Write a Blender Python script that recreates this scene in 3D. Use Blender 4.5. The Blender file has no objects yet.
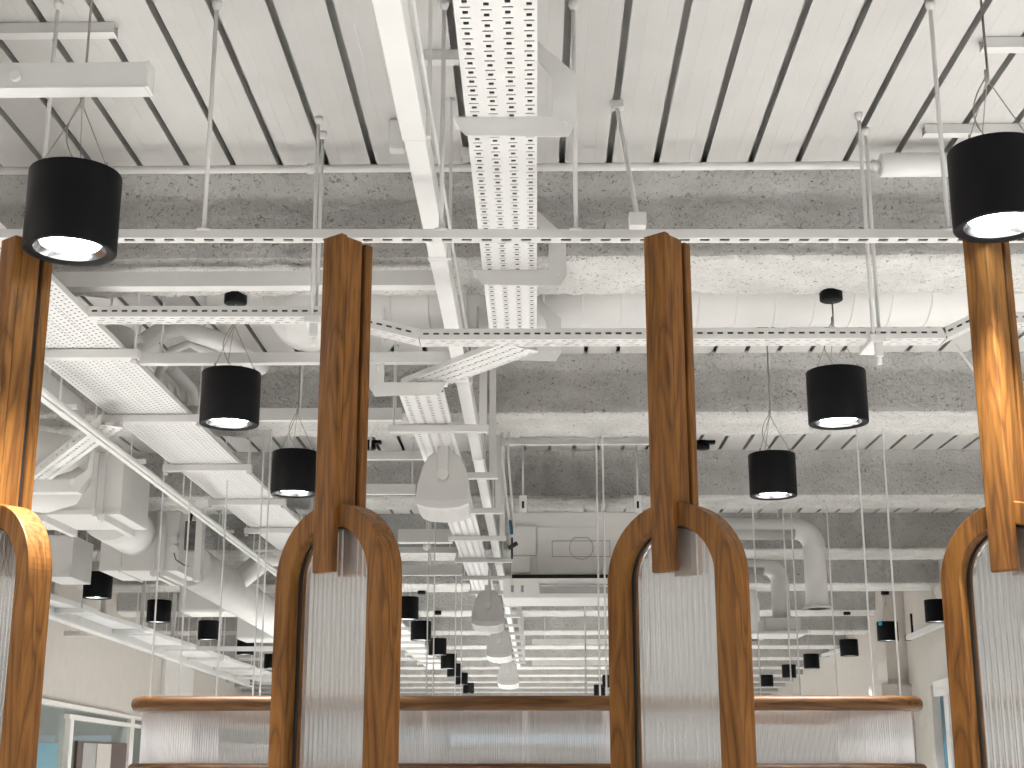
import bpy, bmesh, math, random
from mathutils import Vector, Matrix, noise
random.seed(7)
C = bpy.context.scene.collection
R = math.radians
E = 1.55                       # eye height
HS, HD = 1.80, 2.13            # beam soffit and deck above the eye
F_PX, CX, CY = 1420.0, 512.0, 384.0
PITCH, YAW = R(14.64), R(0.937)
# ------------------------------------------------------------------ camera
cam_d = bpy.data.cameras.new('camera'); cam = bpy.data.objects.new('camera', cam_d); C.objects.link(cam)
cam_d.sensor_width = 36; cam_d.lens = F_PX / 1024 * 36; cam_d.clip_end = 200
cam.location = (0, 0, E); cam.rotation_euler = (R(90) + PITCH, 0, YAW)
bpy.context.scene.camera = cam
_R = Vector((math.cos(YAW), math.sin(YAW), 0))
_F = Vector((-math.sin(YAW) * math.cos(PITCH), math.cos(YAW) * math.cos(PITCH), math.sin(PITCH)))
_U = _R.cross(_F)
EYE = Vector((0, 0, E))
def ray(px, py): return _F * F_PX + _R * (px - CX) + _U * (CY - py)
def at(px, py, Y):
    d = ray(px, py); return EYE + d * (Y / d.y)
def at_h(px, py, h):
    d = ray(px, py); return EYE + d * (h / d.z)
def at_plane(px, py, p0, n):
    d = ray(px, py); return EYE + d * ((p0 - EYE).dot(n) / d.dot(n))
V = Vector
# ------------------------------------------------------------------ materials
def new_mat(name):
    m = bpy.data.materials.new(name); m.use_nodes = True
    nt = m.node_tree; b = nt.nodes['Principled BSDF']
    return m, nt, b
def plain(name, col, rough=.5, metal=0, noise_amt=.05, scale=6, bump=0, bscale=60):
    m, nt, b = new_mat(name)
    b.inputs['Roughness'].default_value = rough; b.inputs['Metallic'].default_value = metal
    tc = nt.nodes.new('ShaderNodeTexCoord')
    n = nt.nodes.new('ShaderNodeTexNoise'); n.inputs['Scale'].default_value = scale; n.inputs['Detail'].default_value = 4
    nt.links.new(tc.outputs['Object'], n.inputs['Vector'])
    r = nt.nodes.new('ShaderNodeValToRGB')
    r.color_ramp.elements[0].position = .3; r.color_ramp.elements[1].position = .7
    r.color_ramp.elements[0].color = [c * (1 - noise_amt) for c in col] + [1]
    r.color_ramp.elements[1].color = [min(1, c * (1 + noise_amt)) for c in col] + [1]
    nt.links.new(n.outputs['Fac'], r.inputs['Fac']); nt.links.new(r.outputs['Color'], b.inputs['Base Color'])
    if bump:
        n2 = nt.nodes.new('ShaderNodeTexNoise'); n2.inputs['Scale'].default_value = bscale
        nt.links.new(tc.outputs['Object'], n2.inputs['Vector'])
        bp = nt.nodes.new('ShaderNodeBump'); bp.inputs['Strength'].default_value = bump; bp.inputs['Distance'].default_value = .01
        nt.links.new(n2.outputs['Fac'], bp.inputs['Height']); nt.links.new(bp.outputs['Normal'], b.inputs['Normal'])
    return m
def fireproof(name, k):
    m, nt, b = new_mat(name)
    b.inputs['Roughness'].default_value = .95
    tc = nt.nodes.new('ShaderNodeTexCoord')
    n1 = nt.nodes.new('ShaderNodeTexNoise'); n1.inputs['Scale'].default_value = 54; n1.inputs['Detail'].default_value = 3; n1.inputs['Distortion'].default_value = 1.6
    n2 = nt.nodes.new('ShaderNodeTexNoise'); n2.inputs['Scale'].default_value = 5; n2.inputs['Detail'].default_value = 5
    for n in (n1, n2): nt.links.new(tc.outputs['Object'], n.inputs['Vector'])
    r1 = nt.nodes.new('ShaderNodeValToRGB'); e = r1.color_ramp.elements
    e[0].position = .31; e[0].color = (.42, .41, .385, 1); e[1].position = .41; e[1].color = (1, 1, 1, 1)
    r2 = nt.nodes.new('ShaderNodeValToRGB'); e = r2.color_ramp.elements
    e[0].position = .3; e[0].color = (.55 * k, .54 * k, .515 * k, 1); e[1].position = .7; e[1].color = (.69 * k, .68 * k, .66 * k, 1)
    mx = nt.nodes.new('ShaderNodeMix'); mx.data_type = 'RGBA'; mx.blend_type = 'MULTIPLY'; mx.inputs[0].default_value = 1
    nt.links.new(n1.outputs['Fac'], r1.inputs['Fac']); nt.links.new(n2.outputs['Fac'], r2.inputs['Fac'])
    nt.links.new(r2.outputs['Color'], mx.inputs[6]); nt.links.new(r1.outputs['Color'], mx.inputs[7])
    nt.links.new(mx.outputs[2], b.inputs['Base Color'])
    n3 = nt.nodes.new('ShaderNodeTexNoise'); n3.inputs['Scale'].default_value = 38; n3.inputs['Detail'].default_value = 4
    nt.links.new(tc.outputs['Object'], n3.inputs['Vector'])
    bp = nt.nodes.new('ShaderNodeBump'); bp.inputs['Strength'].default_value = 1.0; bp.inputs['Distance'].default_value = .018
    nt.links.new(n3.outputs['Fac'], bp.inputs['Height']); nt.links.new(bp.outputs['Normal'], b.inputs['Normal'])
    return m
def wood(name, stretch, dark=1.0):
    m, nt, b = new_mat(name)
    b.inputs['Roughness'].default_value = .5; b.inputs['Specular IOR Level'].default_value = .28
    tc = nt.nodes.new('ShaderNodeTexCoord'); mp = nt.nodes.new('ShaderNodeMapping')
    mp.inputs['Scale'].default_value = stretch
    nt.links.new(tc.outputs['Object'], mp.inputs['Vector'])
    w = nt.nodes.new('ShaderNodeTexNoise'); w.inputs['Scale'].default_value = 8.5; w.inputs['Detail'].default_value = 2.0; w.inputs['Distortion'].default_value = .6
    nt.links.new(mp.outputs['Vector'], w.inputs['Vector'])
    mul = nt.nodes.new('ShaderNodeMath'); mul.operation = 'MULTIPLY'; mul.inputs[1].default_value = 15
    fr = nt.nodes.new('ShaderNodeMath'); fr.operation = 'PINGPONG'; fr.inputs[1].default_value = 1
    nt.links.new(w.outputs['Fac'], mul.inputs[0]); nt.links.new(mul.outputs[0], fr.inputs[0])
    r = nt.nodes.new('ShaderNodeValToRGB'); e = r.color_ramp.elements
    e[0].position = 0; e[0].color = (.125 * dark, .049 * dark, .0105 * dark, 1)
    e[1].position = .35; e[1].color = (.195 * dark, .079 * dark, .0155 * dark, 1)
    x = e.new(1.0); x.color = (.245 * dark, .105 * dark, .022 * dark, 1)
    nt.links.new(fr.outputs[0], r.inputs['Fac'])
    f = nt.nodes.new('ShaderNodeTexNoise'); f.inputs['Scale'].default_value = 60; f.inputs['Detail'].default_value = 3
    nt.links.new(mp.outputs['Vector'], f.inputs['Vector'])
    rf = nt.nodes.new('ShaderNodeValToRGB'); e = rf.color_ramp.elements
    e[0].position = .35; e[0].color = (.62, .58, .55, 1); e[1].position = .55; e[1].color = (1, 1, 1, 1)
    nt.links.new(f.outputs['Fac'], rf.inputs['Fac'])
    mx = nt.nodes.new('ShaderNodeMix'); mx.data_type = 'RGBA'; mx.blend_type = 'MULTIPLY'; mx.inputs[0].default_value = .8
    nt.links.new(r.outputs['Color'], mx.inputs[6]); nt.links.new(rf.outputs['Color'], mx.inputs[7])
    nt.links.new(mx.outputs[2], b.inputs['Base Color'])
    bp = nt.nodes.new('ShaderNodeBump'); bp.inputs['Strength'].default_value = .15; bp.inputs['Distance'].default_value = .003
    nt.links.new(f.outputs['Fac'], bp.inputs['Height']); nt.links.new(bp.outputs['Normal'], b.inputs['Normal'])
    return m
def glassy(name, col, rough, trans=1.0, ior=1.45):
    m, nt, b = new_mat(name)
    b.inputs['Base Color'].default_value = (*col, 1); b.inputs['Roughness'].default_value = rough
    b.inputs['Transmission Weight'].default_value = trans; b.inputs['IOR'].default_value = ior
    return m
def frosted(name, col, mixfac, trough=.3):
    # translucent sheet: part diffuse transmission, part blurred see-through
    m = bpy.data.materials.new(name); m.use_nodes = True; nt = m.node_tree; nt.nodes.clear()
    o = nt.nodes.new('ShaderNodeOutputMaterial')
    t = nt.nodes.new('ShaderNodeBsdfTranslucent'); t.inputs['Color'].default_value = (*col, 1)
    d = nt.nodes.new('ShaderNodeBsdfDiffuse'); d.inputs['Color'].default_value = (*col, 1)
    a = nt.nodes.new('ShaderNodeMixShader'); a.inputs[0].default_value = .45
    nt.links.new(t.outputs[0], a.inputs[1]); nt.links.new(d.outputs[0], a.inputs[2])
    g = nt.nodes.new('ShaderNodeBsdfRefraction'); g.inputs['IOR'].default_value = 1.12; g.inputs['Roughness'].default_value = trough
    g.inputs['Color'].default_value = (.97, .97, .97, 1)
    mx = nt.nodes.new('ShaderNodeMixShader'); mx.inputs[0].default_value = mixfac
    nt.links.new(a.outputs[0], mx.inputs[1]); nt.links.new(g.outputs[0], mx.inputs[2]); nt.links.new(mx.outputs[0], o.inputs[0])
    return m
def reeded(name):
    m = bpy.data.materials.new(name); m.use_nodes = True; nt = m.node_tree; nt.nodes.clear()
    o = nt.nodes.new('ShaderNodeOutputMaterial')
    g = nt.nodes.new('ShaderNodeBsdfGlass'); g.inputs['IOR'].default_value = 1.45; g.inputs['Roughness'].default_value = .11
    g.inputs['Color'].default_value = (.98, .985, .985, 1)
    t = nt.nodes.new('ShaderNodeBsdfTranslucent'); t.inputs['Color'].default_value = (.9, .9, .9, 1)
    mx = nt.nodes.new('ShaderNodeMixShader'); mx.inputs[0].default_value = .2
    nt.links.new(g.outputs[0], mx.inputs[1]); nt.links.new(t.outputs[0], mx.inputs[2]); nt.links.new(mx.outputs[0], o.inputs[0])
    return m
def emit(name, col, s):
    m = bpy.data.materials.new(name); m.use_nodes = True; nt = m.node_tree; nt.nodes.clear()
    o = nt.nodes.new('ShaderNodeOutputMaterial'); e = nt.nodes.new('ShaderNodeEmission')
    e.inputs[0].default_value = (*col, 1); e.inputs[1].default_value = s; nt.links.new(e.outputs[0], o.inputs[0])
    return m
M = dict(
    white=plain('white_service_paint', (.70, .693, .678), .45),
    trunk=plain('white_trunking_paint', (.765, .76, .748), .4, noise_amt=.02),
    deck=plain('painted_steel_deck', (.57, .558, .54), .55, noise_amt=.04, scale=3),
    duct=plain('painted_duct', (.71, .70, .682), .5, noise_amt=.04, scale=4, bump=.1, bscale=14),
    fire=fireproof('sprayed_fibre_soffit', 1.0), fibre=fireproof('sprayed_fibre_shaded', .68),  # second is a darkened copy that carries the shade of the beam sides
    black=plain('black_powder_coat', (.006, .006, .007), .5, noise_amt=.2),
    dark=plain('dark_slot_shade', (.03, .03, .03), .8),
    cable=plain('grey_cable_and_shade', (.10, .10, .10), .7, noise_amt=.4, scale=30),
    wood=wood('oak_upright', (1.6, 1.6, .16)),
    woodh=wood('oak_rail', (.16, 1.6, 1.6), .46),
    gasket=plain('black_gasket', (.012, .011, .01), .6),
    glass=reeded('fluted_glass'),
    frost=frosted('frosted_sheet', (.93, .93, .935), .45, .35),
    poly=frosted('ribbed_polycarbonate', (.95, .93, .945), .68, .06),
    chrome=plain('brushed_reflector', (.75, .77, .8), .22, 1.0),
    steel=plain('steel_wire', (.38, .36, .33), .4, .8),
    wall=plain('warm_grey_wall_paint', (.56, .52, .475), .8, noise_amt=.03, bump=.05, bscale=120),
    wallw=plain('white_wall_paint', (.80, .77, .74), .7, noise_amt=.02),
    floor=plain('pale_floor', (.70, .70, .69), .6, noise_amt=.06),
    led=emit('led_lens', (.80, .92, 1.0), 22),
    teal=plain('teal_panel', (.11, .27, .33), .5),
    blue=plain('blue_sticker', (.02, .35, .55), .4),
    bluef=plain('blue_window_frame', (.008, .085, .13), .4),
    green=glassy('greenish_glazing', (.66, .76, .72), .02, .75),
    brown=plain('dark_brown_door', (.07, .035, .025), .5),
    grille=plain('grey_grille', (.34, .33, .32), .6),
    line=plain('grey_outline', (.30, .29, .27), .6),
    zz=None,
    day=emit('daylight_pane', (.75, .88, 1.0), .45),
)
M['black'].node_tree.nodes['Principled BSDF'].inputs['Specular IOR Level'].default_value = .12
# ------------------------------------------------------------------ mesh helper
class MB:
    def __init__(s): s.bm = bmesh.new()
    def face(s, pts):
        vs = [s.bm.verts.new(p) for p in pts]
        try: return s.bm.faces.new(vs)
        except ValueError: return None
    def obox(s, c, ax, ay, az):      # centre and three half axes
        c, ax, ay, az = V(c), V(ax), V(ay), V(az)
        v = [s.bm.verts.new(c + ax * i + ay * j + az * k) for i in (-1, 1) for j in (-1, 1) for k in (-1, 1)]
        for f in ((0,1,3,2),(4,6,7,5),(0,4,5,1),(2,3,7,6),(0,2,6,4),(1,5,7,3)): s.bm.faces.new([v[i] for i in f])
        return s
    def box(s, x0, x1, y0, y1, z0, z1):
        return s.obox(((x0+x1)/2, (y0+y1)/2, (z0+z1)/2), ((x1-x0)/2,0,0), (0,(y1-y0)/2,0), (0,0,(z1-z0)/2))
    def tube(s, pts, r, n=8, cap=True):
        pts = [V(p) for p in pts]; rings = []
        rr = r if isinstance(r, (list, tuple)) else [r] * len(pts)
        prev = None
        for i, p in enumerate(pts):
            t = (pts[min(i+1, len(pts)-1)] - pts[max(i-1, 0)]).normalized()
            if prev is None:
                u = t.orthogonal().normalized()
            else:
                u = (prev - t * prev.dot(t)).normalized()
            prev = u; w = t.cross(u)
            rings.append([s.bm.verts.new(p + (u * math.cos(2*math.pi*k/n) + w * math.sin(2*math.pi*k/n)) * rr[i]) for k in range(n)])
        for a, b in zip(rings, rings[1:]):
            for k in range(n):
                f = s.bm.faces.new((a[k], a[(k+1) % n], b[(k+1) % n], b[k])); f.smooth = n > 6
        if cap:
            s.bm.faces.new(rings[0][::-1]); s.bm.faces.new(rings[-1])
        return s
    def lathe(s, prof, c=(0,0,0), n=40, smooth=True):     # prof: (r, z)
        c = V(c); rings = []
        for r, z in prof:
            if r < 1e-6: rings.append([s.bm.verts.new(c + V((0,0,z)))])
            else: rings.append([s.bm.verts.new(c + V((r*math.cos(2*math.pi*k/n), r*math.sin(2*math.pi*k/n), z))) for k in range(n)])
        for a, b in zip(rings, rings[1:]):
            for k in range(n):
                k2 = (k+1) % n
                if len(a) == 1 and len(b) == 1: continue
                if len(a) == 1: f = s.bm.faces.new((a[0], b[k2], b[k]))
                elif len(b) == 1: f = s.bm.faces.new((a[k], a[k2], b[0]))
                else: f = s.bm.faces.new((a[k], a[k2], b[k2], b[k]))
                f.smooth = smooth
        return s
    def prism(s, poly, o, u, v, w):   # poly in (u, v), extruded along w
        o, u, v, w = V(o), V(u), V(v), V(w)
        a = [s.bm.verts.new(o + u*p + v*q) for p, q in poly]; b = [s.bm.verts.new(o + u*p + v*q + w) for p, q in poly]
        s.bm.faces.new(a); s.bm.faces.new(b[::-1]); n = len(a)
        for i in range(n): s.bm.faces.new((a[i], b[i], b[(i+1) % n], a[(i+1) % n]))
        return s
    def perf(s, o, u, v, L, W, cols):   # sheet o + u*[0,L] + v*[0,W]; cols: (v0, v1, [(u0,u1,va,vb)...])
        o, u, v = V(o), V(u).normalized(), V(v).normalized()
        def q(u0, u1, v0, v1):
            if u1 - u0 > 1e-5 and v1 - v0 > 1e-5:
                s.face([o + u*u0 + v*v0, o + u*u1 + v*v0, o + u*u1 + v*v1, o + u*u0 + v*v1])
        cur = 0
        for v0, v1, holes in sorted(cols, key=lambda k: k[0]):
            q(0, L, cur, v0); cur = v1; uu = 0
            for h0, h1, va, vb in holes:
                if h1 > L: break
                q(uu, h0, v0, v1); q(h0, h1, v0, va); q(h0, h1, vb, v1); uu = h1
            q(uu, L, v0, v1)
        q(0, L, cur, W)
        return s
    def recalc(s): bmesh.ops.recalc_face_normals(s.bm, faces=s.bm.faces); return s
WL = {}
def wloc(o): return WL.get(o.name, V((0,0,0))) if o else V((0,0,0))
def obj(name, mb, mat, parent=None, bevel=0, solid=0, recalc=True):
    if recalc: mb.recalc()
    me = bpy.data.meshes.new(name)
    off = wloc(parent)
    if parent: bmesh.ops.translate(mb.bm, verts=mb.bm.verts, vec=-off)
    mb.bm.to_mesh(me); mb.bm.free()
    o = bpy.data.objects.new(name, me); C.objects.link(o); me.materials.append(M[mat] if isinstance(mat, str) else mat)
    if parent: o.parent = parent; WL[o.name] = off.copy()
    if bevel:
        b = o.modifiers.new('bevel', 'BEVEL'); b.width = bevel; b.segments = 2; b.limit_method = 'ANGLE'; b.angle_limit = R(40)
    if solid:
        m = o.modifiers.new('solid', 'SOLIDIFY'); m.thickness = solid; m.offset = 0
    return o
def tag(o, label=None, cat=None, group=None, kind=None):
    if label: o['label'] = label
    if cat: o['category'] = cat
    if group: o['group'] = group
    if kind: o['kind'] = kind
    return o
def thing(name, label, cat, loc=(0,0,0), rz=0, group=None):
    o = bpy.data.objects.new(name, None); C.objects.link(o); o.location = loc; o.rotation_euler = (0,0,rz)
    o.empty_display_size = .05; WL[o.name] = V(loc)
    return tag(o, label, cat, group)
def struct(name, mb, mat, parent=None, **k):
    return tag(obj(name, mb, mat, parent, **k), kind='structure')
def copy_tree(o, parent=None):
    c = o.copy(); C.objects.link(c); c.parent = parent
    for ch in list(o.children): copy_tree(ch, c)
    return c
Z = lambda h: E + h
BEAMS = [5.05, 7.57, 10.15, 12.9, 15.6] + [18.6 + 3.05 * k for k in range(12)]     # soffit front edge of each beam
def beam_w(i): return (.44, .55, .53, .7)[min(i, 3)]
def top_z(Y):        # what a rod at depth Y hangs from: beam soffit or deck
    for i, y in enumerate(BEAMS):
        if y - .05 < Y < y + beam_w(i) + .04: return E + HS + .012
    return E + HD
# ------------------------------------------------------------------ shell
Y_FAR = 56.0
struct('floor', MB().box(-13, 13, -4, Y_FAR, -.1, 0), 'floor')
# ribbed deck: dovetail slots running away from the camera
mb = MB(); pitch = .175; zb = Z(HD)
prof = []
k0, k1 = -78, 64
for k in range(k0, k1):
    xs = 1.33 + .175 * k                # slot centre
    prof += [(xs - .0115, zb), (xs - .034, zb + .085), (xs + .034, zb + .085), (xs + .0115, zb)]
    for g in (.058, .117):              # faint stiffening grooves in the pan
        prof += [(xs + g - .002, zb), (xs + g, zb + .0006), (xs + g + .002, zb)]
ya, yb = -1.5, Y_FAR
rowA = [mb.bm.verts.new((x, ya, z)) for x, z in prof]; rowB = [mb.bm.verts.new((x, yb, z)) for x, z in prof]
for i in range(len(prof) - 1): mb.bm.faces.new((rowA[i], rowA[i+1], rowB[i+1], rowB[i]))
mb.box(prof[0][0], prof[-1][0], ya, yb, zb + .09, zb + .2)
struct('ceiling', mb, 'deck')
# fireproofed beams
def beam(i):
    y0 = BEAMS[i]; w = beam_w(i); rr = .032
    ht, hb = Z(HD) + .01, Z(HS)
    out = [(y0 - .075, ht), (y0 - .06, ht - .035), (y0 - .012, ht - .07)]
    step = (.018, .022, .028)[i] if i < 3 else .08
    n = max(2, int((ht - .07 - hb - rr) / step))
    for k in range(1, n + 1): out.append((y0 - .0, ht - .07 - (ht - .07 - rr - hb) * k / n))
    for k in range(1, 4):
        a = k / 3 * math.pi / 2; out.append((y0 + rr * (1 - math.cos(a)), hb + rr * (1 - math.sin(a))))
    n = int((w - 2 * rr) / step)
    for k in range(1, n + 1): out.append((y0 + rr + (w - 2 * rr) * k / n, hb))
    for k in range(1, 4):
        a = k / 3 * math.pi / 2; out.append((y0 + w - rr + rr * math.sin(a), hb + rr * (1 - math.cos(a))))
    out += [(y0 + w, ht - .07), (y0 + w + .06, ht - .03), (y0 + w + .075, ht)]
    x0, x1 = -min(9, 2.7 + .62 * y0 * .8), min(9, 2.7 + .62 * y0 * .8)
    dx = (.017, .021, .03, .05)[i] if i < 4 else .15
    nx = int((x1 - x0) / dx)
    mb = MB(); prev = None; amp = .010 if i < 4 else .008
    for ix in range(nx + 1):
        x = x0 + (x1 - x0) * ix / nx; row = []
        for (y, z) in out:
            q = V((x * 13, y * 13 + 31 * i, z * 13)); d = noise.noise(q) * amp + noise.noise(q * 3.2) * amp * 1.1
            dy, dz = (y - (y0 + w / 2)), (z - (hb + .2))
            n_ = V((0, dy, dz if z < ht - .01 else 0)); n_ = n_.normalized() if n_.length else V((0, 0, 0))
            row.append(mb.bm.verts.new(V((x, y, z)) + n_ * d))
        if prev:
            for a in range(len(row) - 1):
                f = mb.bm.faces.new((prev[a], prev[a+1], row[a+1], row[a])); f.smooth = True
                f.material_index = 0 if out[a][1] < hb + .02 else 1      # underside at full tone, cheeks darker: their shade is put into the colour
        prev = row
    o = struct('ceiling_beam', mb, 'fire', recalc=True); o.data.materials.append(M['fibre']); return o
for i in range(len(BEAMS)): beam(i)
# splayed side walls
WLp, WLd = V((-4.85, 14, 0)), V((-.134, 1, 0)).normalized(); WLn = V((WLd.y, -WLd.x, 0))
WRp, WRd = V((4.45, 16, 0)), V((.10, 1, 0)).normalized(); WRn = V((-WRd.y, WRd.x, 0))
def wall_box(p, d, n, a, b, z0, z1, t0=-.15, t1=0):      # between depths a and b along the wall
    p0 = p + d * ((a - p.y) / d.y); p1 = p + d * ((b - p.y) / d.y); c = (p0 + p1) / 2 + n * (t0 + t1) / 2
    c.z = (z0 + z1) / 2
    return MB().obox(c, (p1 - p0) / 2, n * (t1 - t0) / 2, (0, 0, (z1 - z0) / 2))
LEDGE = Z(.525)
struct('wall_left', wall_box(WLp, WLd, WLn, 1, Y_FAR, LEDGE, Z(HD) + .05), 'wall')
struct('wall_far', MB().box(-13, 13, Y_FAR, Y_FAR + .2, 0, Z(HD) + .2), 'wallw')
w3 = struct('far_glow_pane', MB().box(-5, 5, Y_FAR - .03, Y_FAR - .01, 1.2, 2.25), 'day')  # glowing pane added on the far wall as backlight and a bright strip
for k in range(6): struct('window_mullion', MB().box(-5 + 2*k - .05, -5 + 2*k + .05, Y_FAR - .08, Y_FAR - .03, 1.2, 2.25), 'wallw', w3)  # bars across the added glow pane
struct('trim_ledge', wall_box(WLp, WLd, WLn, 9, 30, LEDGE - .03, LEDGE + .012, -.16, .04), 'wallw')
# right wall with a window opening
def on_r(px, py): return at_plane(px, py, WRp, WRn)
wa = on_r(950, 700).y + .0; win0, win1 = on_r(975, 690).y, on_r(931, 690).y
zsill, zhead = .8, on_r(940, 683).z
struct('wall_right', wall_box(WRp, WRd, WRn, 9, win0, 0, Z(HD) + .05), 'wall')
struct('wall_right_beyond', wall_box(WRp, WRd, WRn, win1, Y_FAR, 0, Z(HD) + .05), 'wall')
struct('wall_right_head', wall_box(WRp, WRd, WRn, win0, win1, zhead, Z(HD) + .05), 'wall')
struct('wall_right_sill', wall_box(WRp, WRd, WRn, win0, win1, 0, zsill), 'wall')
w1 = struct('window_1', wall_box(WRp, WRd, WRn, win0, win1, zsill, zhead, -.13, -.12), 'day')
struct('window_frame', wall_box(WRp, WRd, WRn, win1 - .75, win1 - .42, zsill, zhead, -.12, -.02), 'bluef', w1)
struct('window_post', wall_box(WRp, WRd, WRn, win1 - 1.0, win1 - .75, zsill, zhead, -.12, .0), 'wallw', w1)
struct('window_pelmet', wall_box(WRp, WRd, WRn, win0, win1 - .45, zhead - .14, zhead + .02, -.1, .05), 'wallw', w1)
# pier on the right wall
pa = at(886, 650, 18.2); pb = at(909, 650, 18.2)
struct('trim_pier', MB().box(pa.x, pb.x + .3, 18.2, 18.7, 0, Z(HD) + .05), 'wall')
struct('trim_pier_base', MB().box(at(881, 690, 18.1).x, pb.x + .3, 18.05, 18.75, 0, at(890, 684, 18.05).z), 'wall')
# light board panel on the far left wall
def on_l(px, py): return at_plane(px, py, WLp, WLn)
a, b = on_l(163, 663), on_l(192, 663)
struct('trim_panel', wall_box(WLp, WLd, WLn, a.y, b.y, LEDGE, (a.z + b.z) / 2, 0, .05), 'wallw')
# glazed office front under the ledge on the left
def lstrip(name, px0, px1, zt, zb_, mat, t0, t1, parent=None, cls=struct, **k):
    return cls(name, wall_box(WLp, WLd, WLn, on_l(px0, 740).y, on_l(px1, 740).y, zb_, zt, t0, t1), mat, parent, **k)
zt = LEDGE - .03
w2 = lstrip('window_2', 30, 220, zt, 0, 'green', -.06, -.04)
lstrip('window_post', 67.5, 71, on_l(70, 719).z, 0, 'wallw', -.05, .02, w2)
lstrip('window_transom', 66, 150, on_l(70, 719).z + .05, on_l(70, 719).z, 'wallw', -.05, .02, w2)
lstrip('window_mullion', 129, 133, zt, 0, 'wallw', -.05, .01, w2)
d1 = lstrip('door_1', 79, 128, on_l(85, 741).z, 0, 'brown', -.035, -.01)
lstrip('door_pane', 84, 97, on_l(85, 743).z, 0, 'grille', -.01, .0, d1)
lstrip('door_panel', 98, 112, on_l(85, 743).z, 0, 'wall', -.01, .0, d1)
tb = wall_box(WLp, WLd, WLn, on_l(38, 750).y, on_l(60, 750).y, .2, on_l(50, 743).z, -.036, -.02)
tag(obj('notice_board', tb, 'teal'), 'teal board against the glazed office front at bottom left', 'board')
# ------------------------------------------------------------------ arched oak partitions with fluted glass
PHI0, ARCH_W, ARCH_S, ARCH_D = R(38), .388, .057, .068
def fluted(W, z0, arch_top, pitch=.0168, t=.005, amp=.0030, half=None, rect=False):
    # sheet in local (u, z), relief along n; arched or square head
    mb = MB(); n = int(W / pitch) * 10; cols = []
    for i in range(n + 1):
        u = -W/2 + W * i / n
        zt = arch_top - W/2 + math.sqrt(max(0, (W/2)**2 - u*u)) if not rect else arch_top
        r = amp * abs(math.sin(math.pi * u / pitch))
        cols.append([mb.bm.verts.new(p) for p in ((u, -t/2 - r, z0), (u, -t/2 - r, zt), (u, t/2, zt), (u, t/2, z0))])
    for a, b in zip(cols, cols[1:]):
        for k in range(4):
            f = mb.bm.faces.new((a[k], a[(k+1) % 4], b[(k+1) % 4], b[k])); f.smooth = False
    mb.bm.faces.new(cols[0]); mb.bm.faces.new(cols[-1])
    return mb
def partition(px, label, dphi=0):
    base = at(px, 573, 3.585); phi = PHI0 + dphi
    root = thing('arched_partition', label, 'partition', (base.x, base.y, 0), -phi, 'arched oak partitions')
    WL[root.name] = V((0, 0, 0))          # children are written in local metres
    zt_post = Z(1.335); z_apex = Z(.619); zb_post = Z(.441)
    hw = .035; fd, rd = .022, .028; y_ring = ARCH_D / 2
    # local axes: x along the panel (right end nearer), -y towards the viewer
    obj('front_post', MB().box(-hw, hw, -y_ring - fd, -y_ring, zb_post, zt_post), 'wood', root, bevel=.004)
    obj('spacer', MB().box(-hw + .001, hw - .001, -y_ring, y_ring - .012, z_apex - .02, zt_post - .004), 'wood', root, bevel=.003)
    obj('groove_strip', MB().box(-hw + .012, hw - .012, y_ring - .012, y_ring, z_apex - .02, zt_post - .008), 'gasket', root)
    obj('rear_post', MB().box(-hw, hw, y_ring, y_ring + rd, zb_post, zt_post - .006), 'wood', root, bevel=.004)
    # arch frame, swept as one loop
    mb = MB(); path = []; ro = ARCH_W/2; ri = ro - ARCH_S; zc = z_apex - ro
    path.append((-1, 0, 0.0)); N = 40
    secs = [(-ro, -ri, 0.0, None)]
    def ring(cosv, sinv, zbase):
        return [V((cosv * r, yy, zbase + sinv * r)) for r, yy in ((ro, -y_ring), (ro, y_ring), (ri, y_ring), (ri, -y_ring))]
    rings = [[V((-r, yy, 0)) for r, yy in ((ro, -y_ring), (ro, y_ring), (ri, y_ring), (ri, -y_ring))]]
    for k in range(N + 1):
        a = math.pi - math.pi * k / N; rings.append(ring(math.cos(a), math.sin(a), zc))
    rings.append([V((r, yy, 0)) for r, yy in ((ro, -y_ring), (ro, y_ring), (ri, y_ring), (ri, -y_ring))])
    vs = [[mb.bm.verts.new(p) for p in rr] for rr in rings]
    for a, b in zip(vs, vs[1:]):
        for k in range(4): f = mb.bm.faces.new((a[k], a[(k+1) % 4], b[(k+1) % 4], b[k]))
    mb.bm.faces.new(vs[0]); mb.bm.faces.new(vs[-1][::-1])
    fr = obj('arch_frame', mb, 'wood', root, bevel=.003)
    # black gasket lining the inner edge at mid depth
    mb = MB(); rr = ri - .0035
    pts = [V((-rr, 0, .02))] + [V((rr * math.cos(math.pi - math.pi*k/N), 0, zc + rr * math.sin(math.pi*k/N))) for k in range(N+1)] + [V((rr, 0, .02))]
    sec = [(ri + .002, -.004), (ri + .002, .004), (ri - .006, .004), (ri - .006, -.004)]
    rings = [[V((-r, yy, .02)) for r, yy in sec]] + [[V((r*math.cos(math.pi - math.pi*k/N), yy, zc + r*math.sin(math.pi*k/N))) for r, yy in sec] for k in range(N+1)] + [[V((r, yy, .02)) for r, yy in sec]]
    vs = [[mb.bm.verts.new(p) for p in q] for q in rings]
    for a, b in zip(vs, vs[1:]):
        for k in range(4): mb.bm.faces.new((a[k], a[(k+1) % 4], b[(k+1) % 4], b[k]))
    mb.bm.faces.new(vs[0]); mb.bm.faces.new(vs[-1][::-1])
    obj('gasket', mb, 'gasket', root)
    gp = obj('glass_pane', fluted(2 * (ri - .004), .02, z_apex - ARCH_S - .004), 'glass', root)
    for v in gp.data.vertices: v.co.y += .021
    return root
partition(-3, 'arched oak partition cut off by the left edge, behind the large left pendant')
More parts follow.
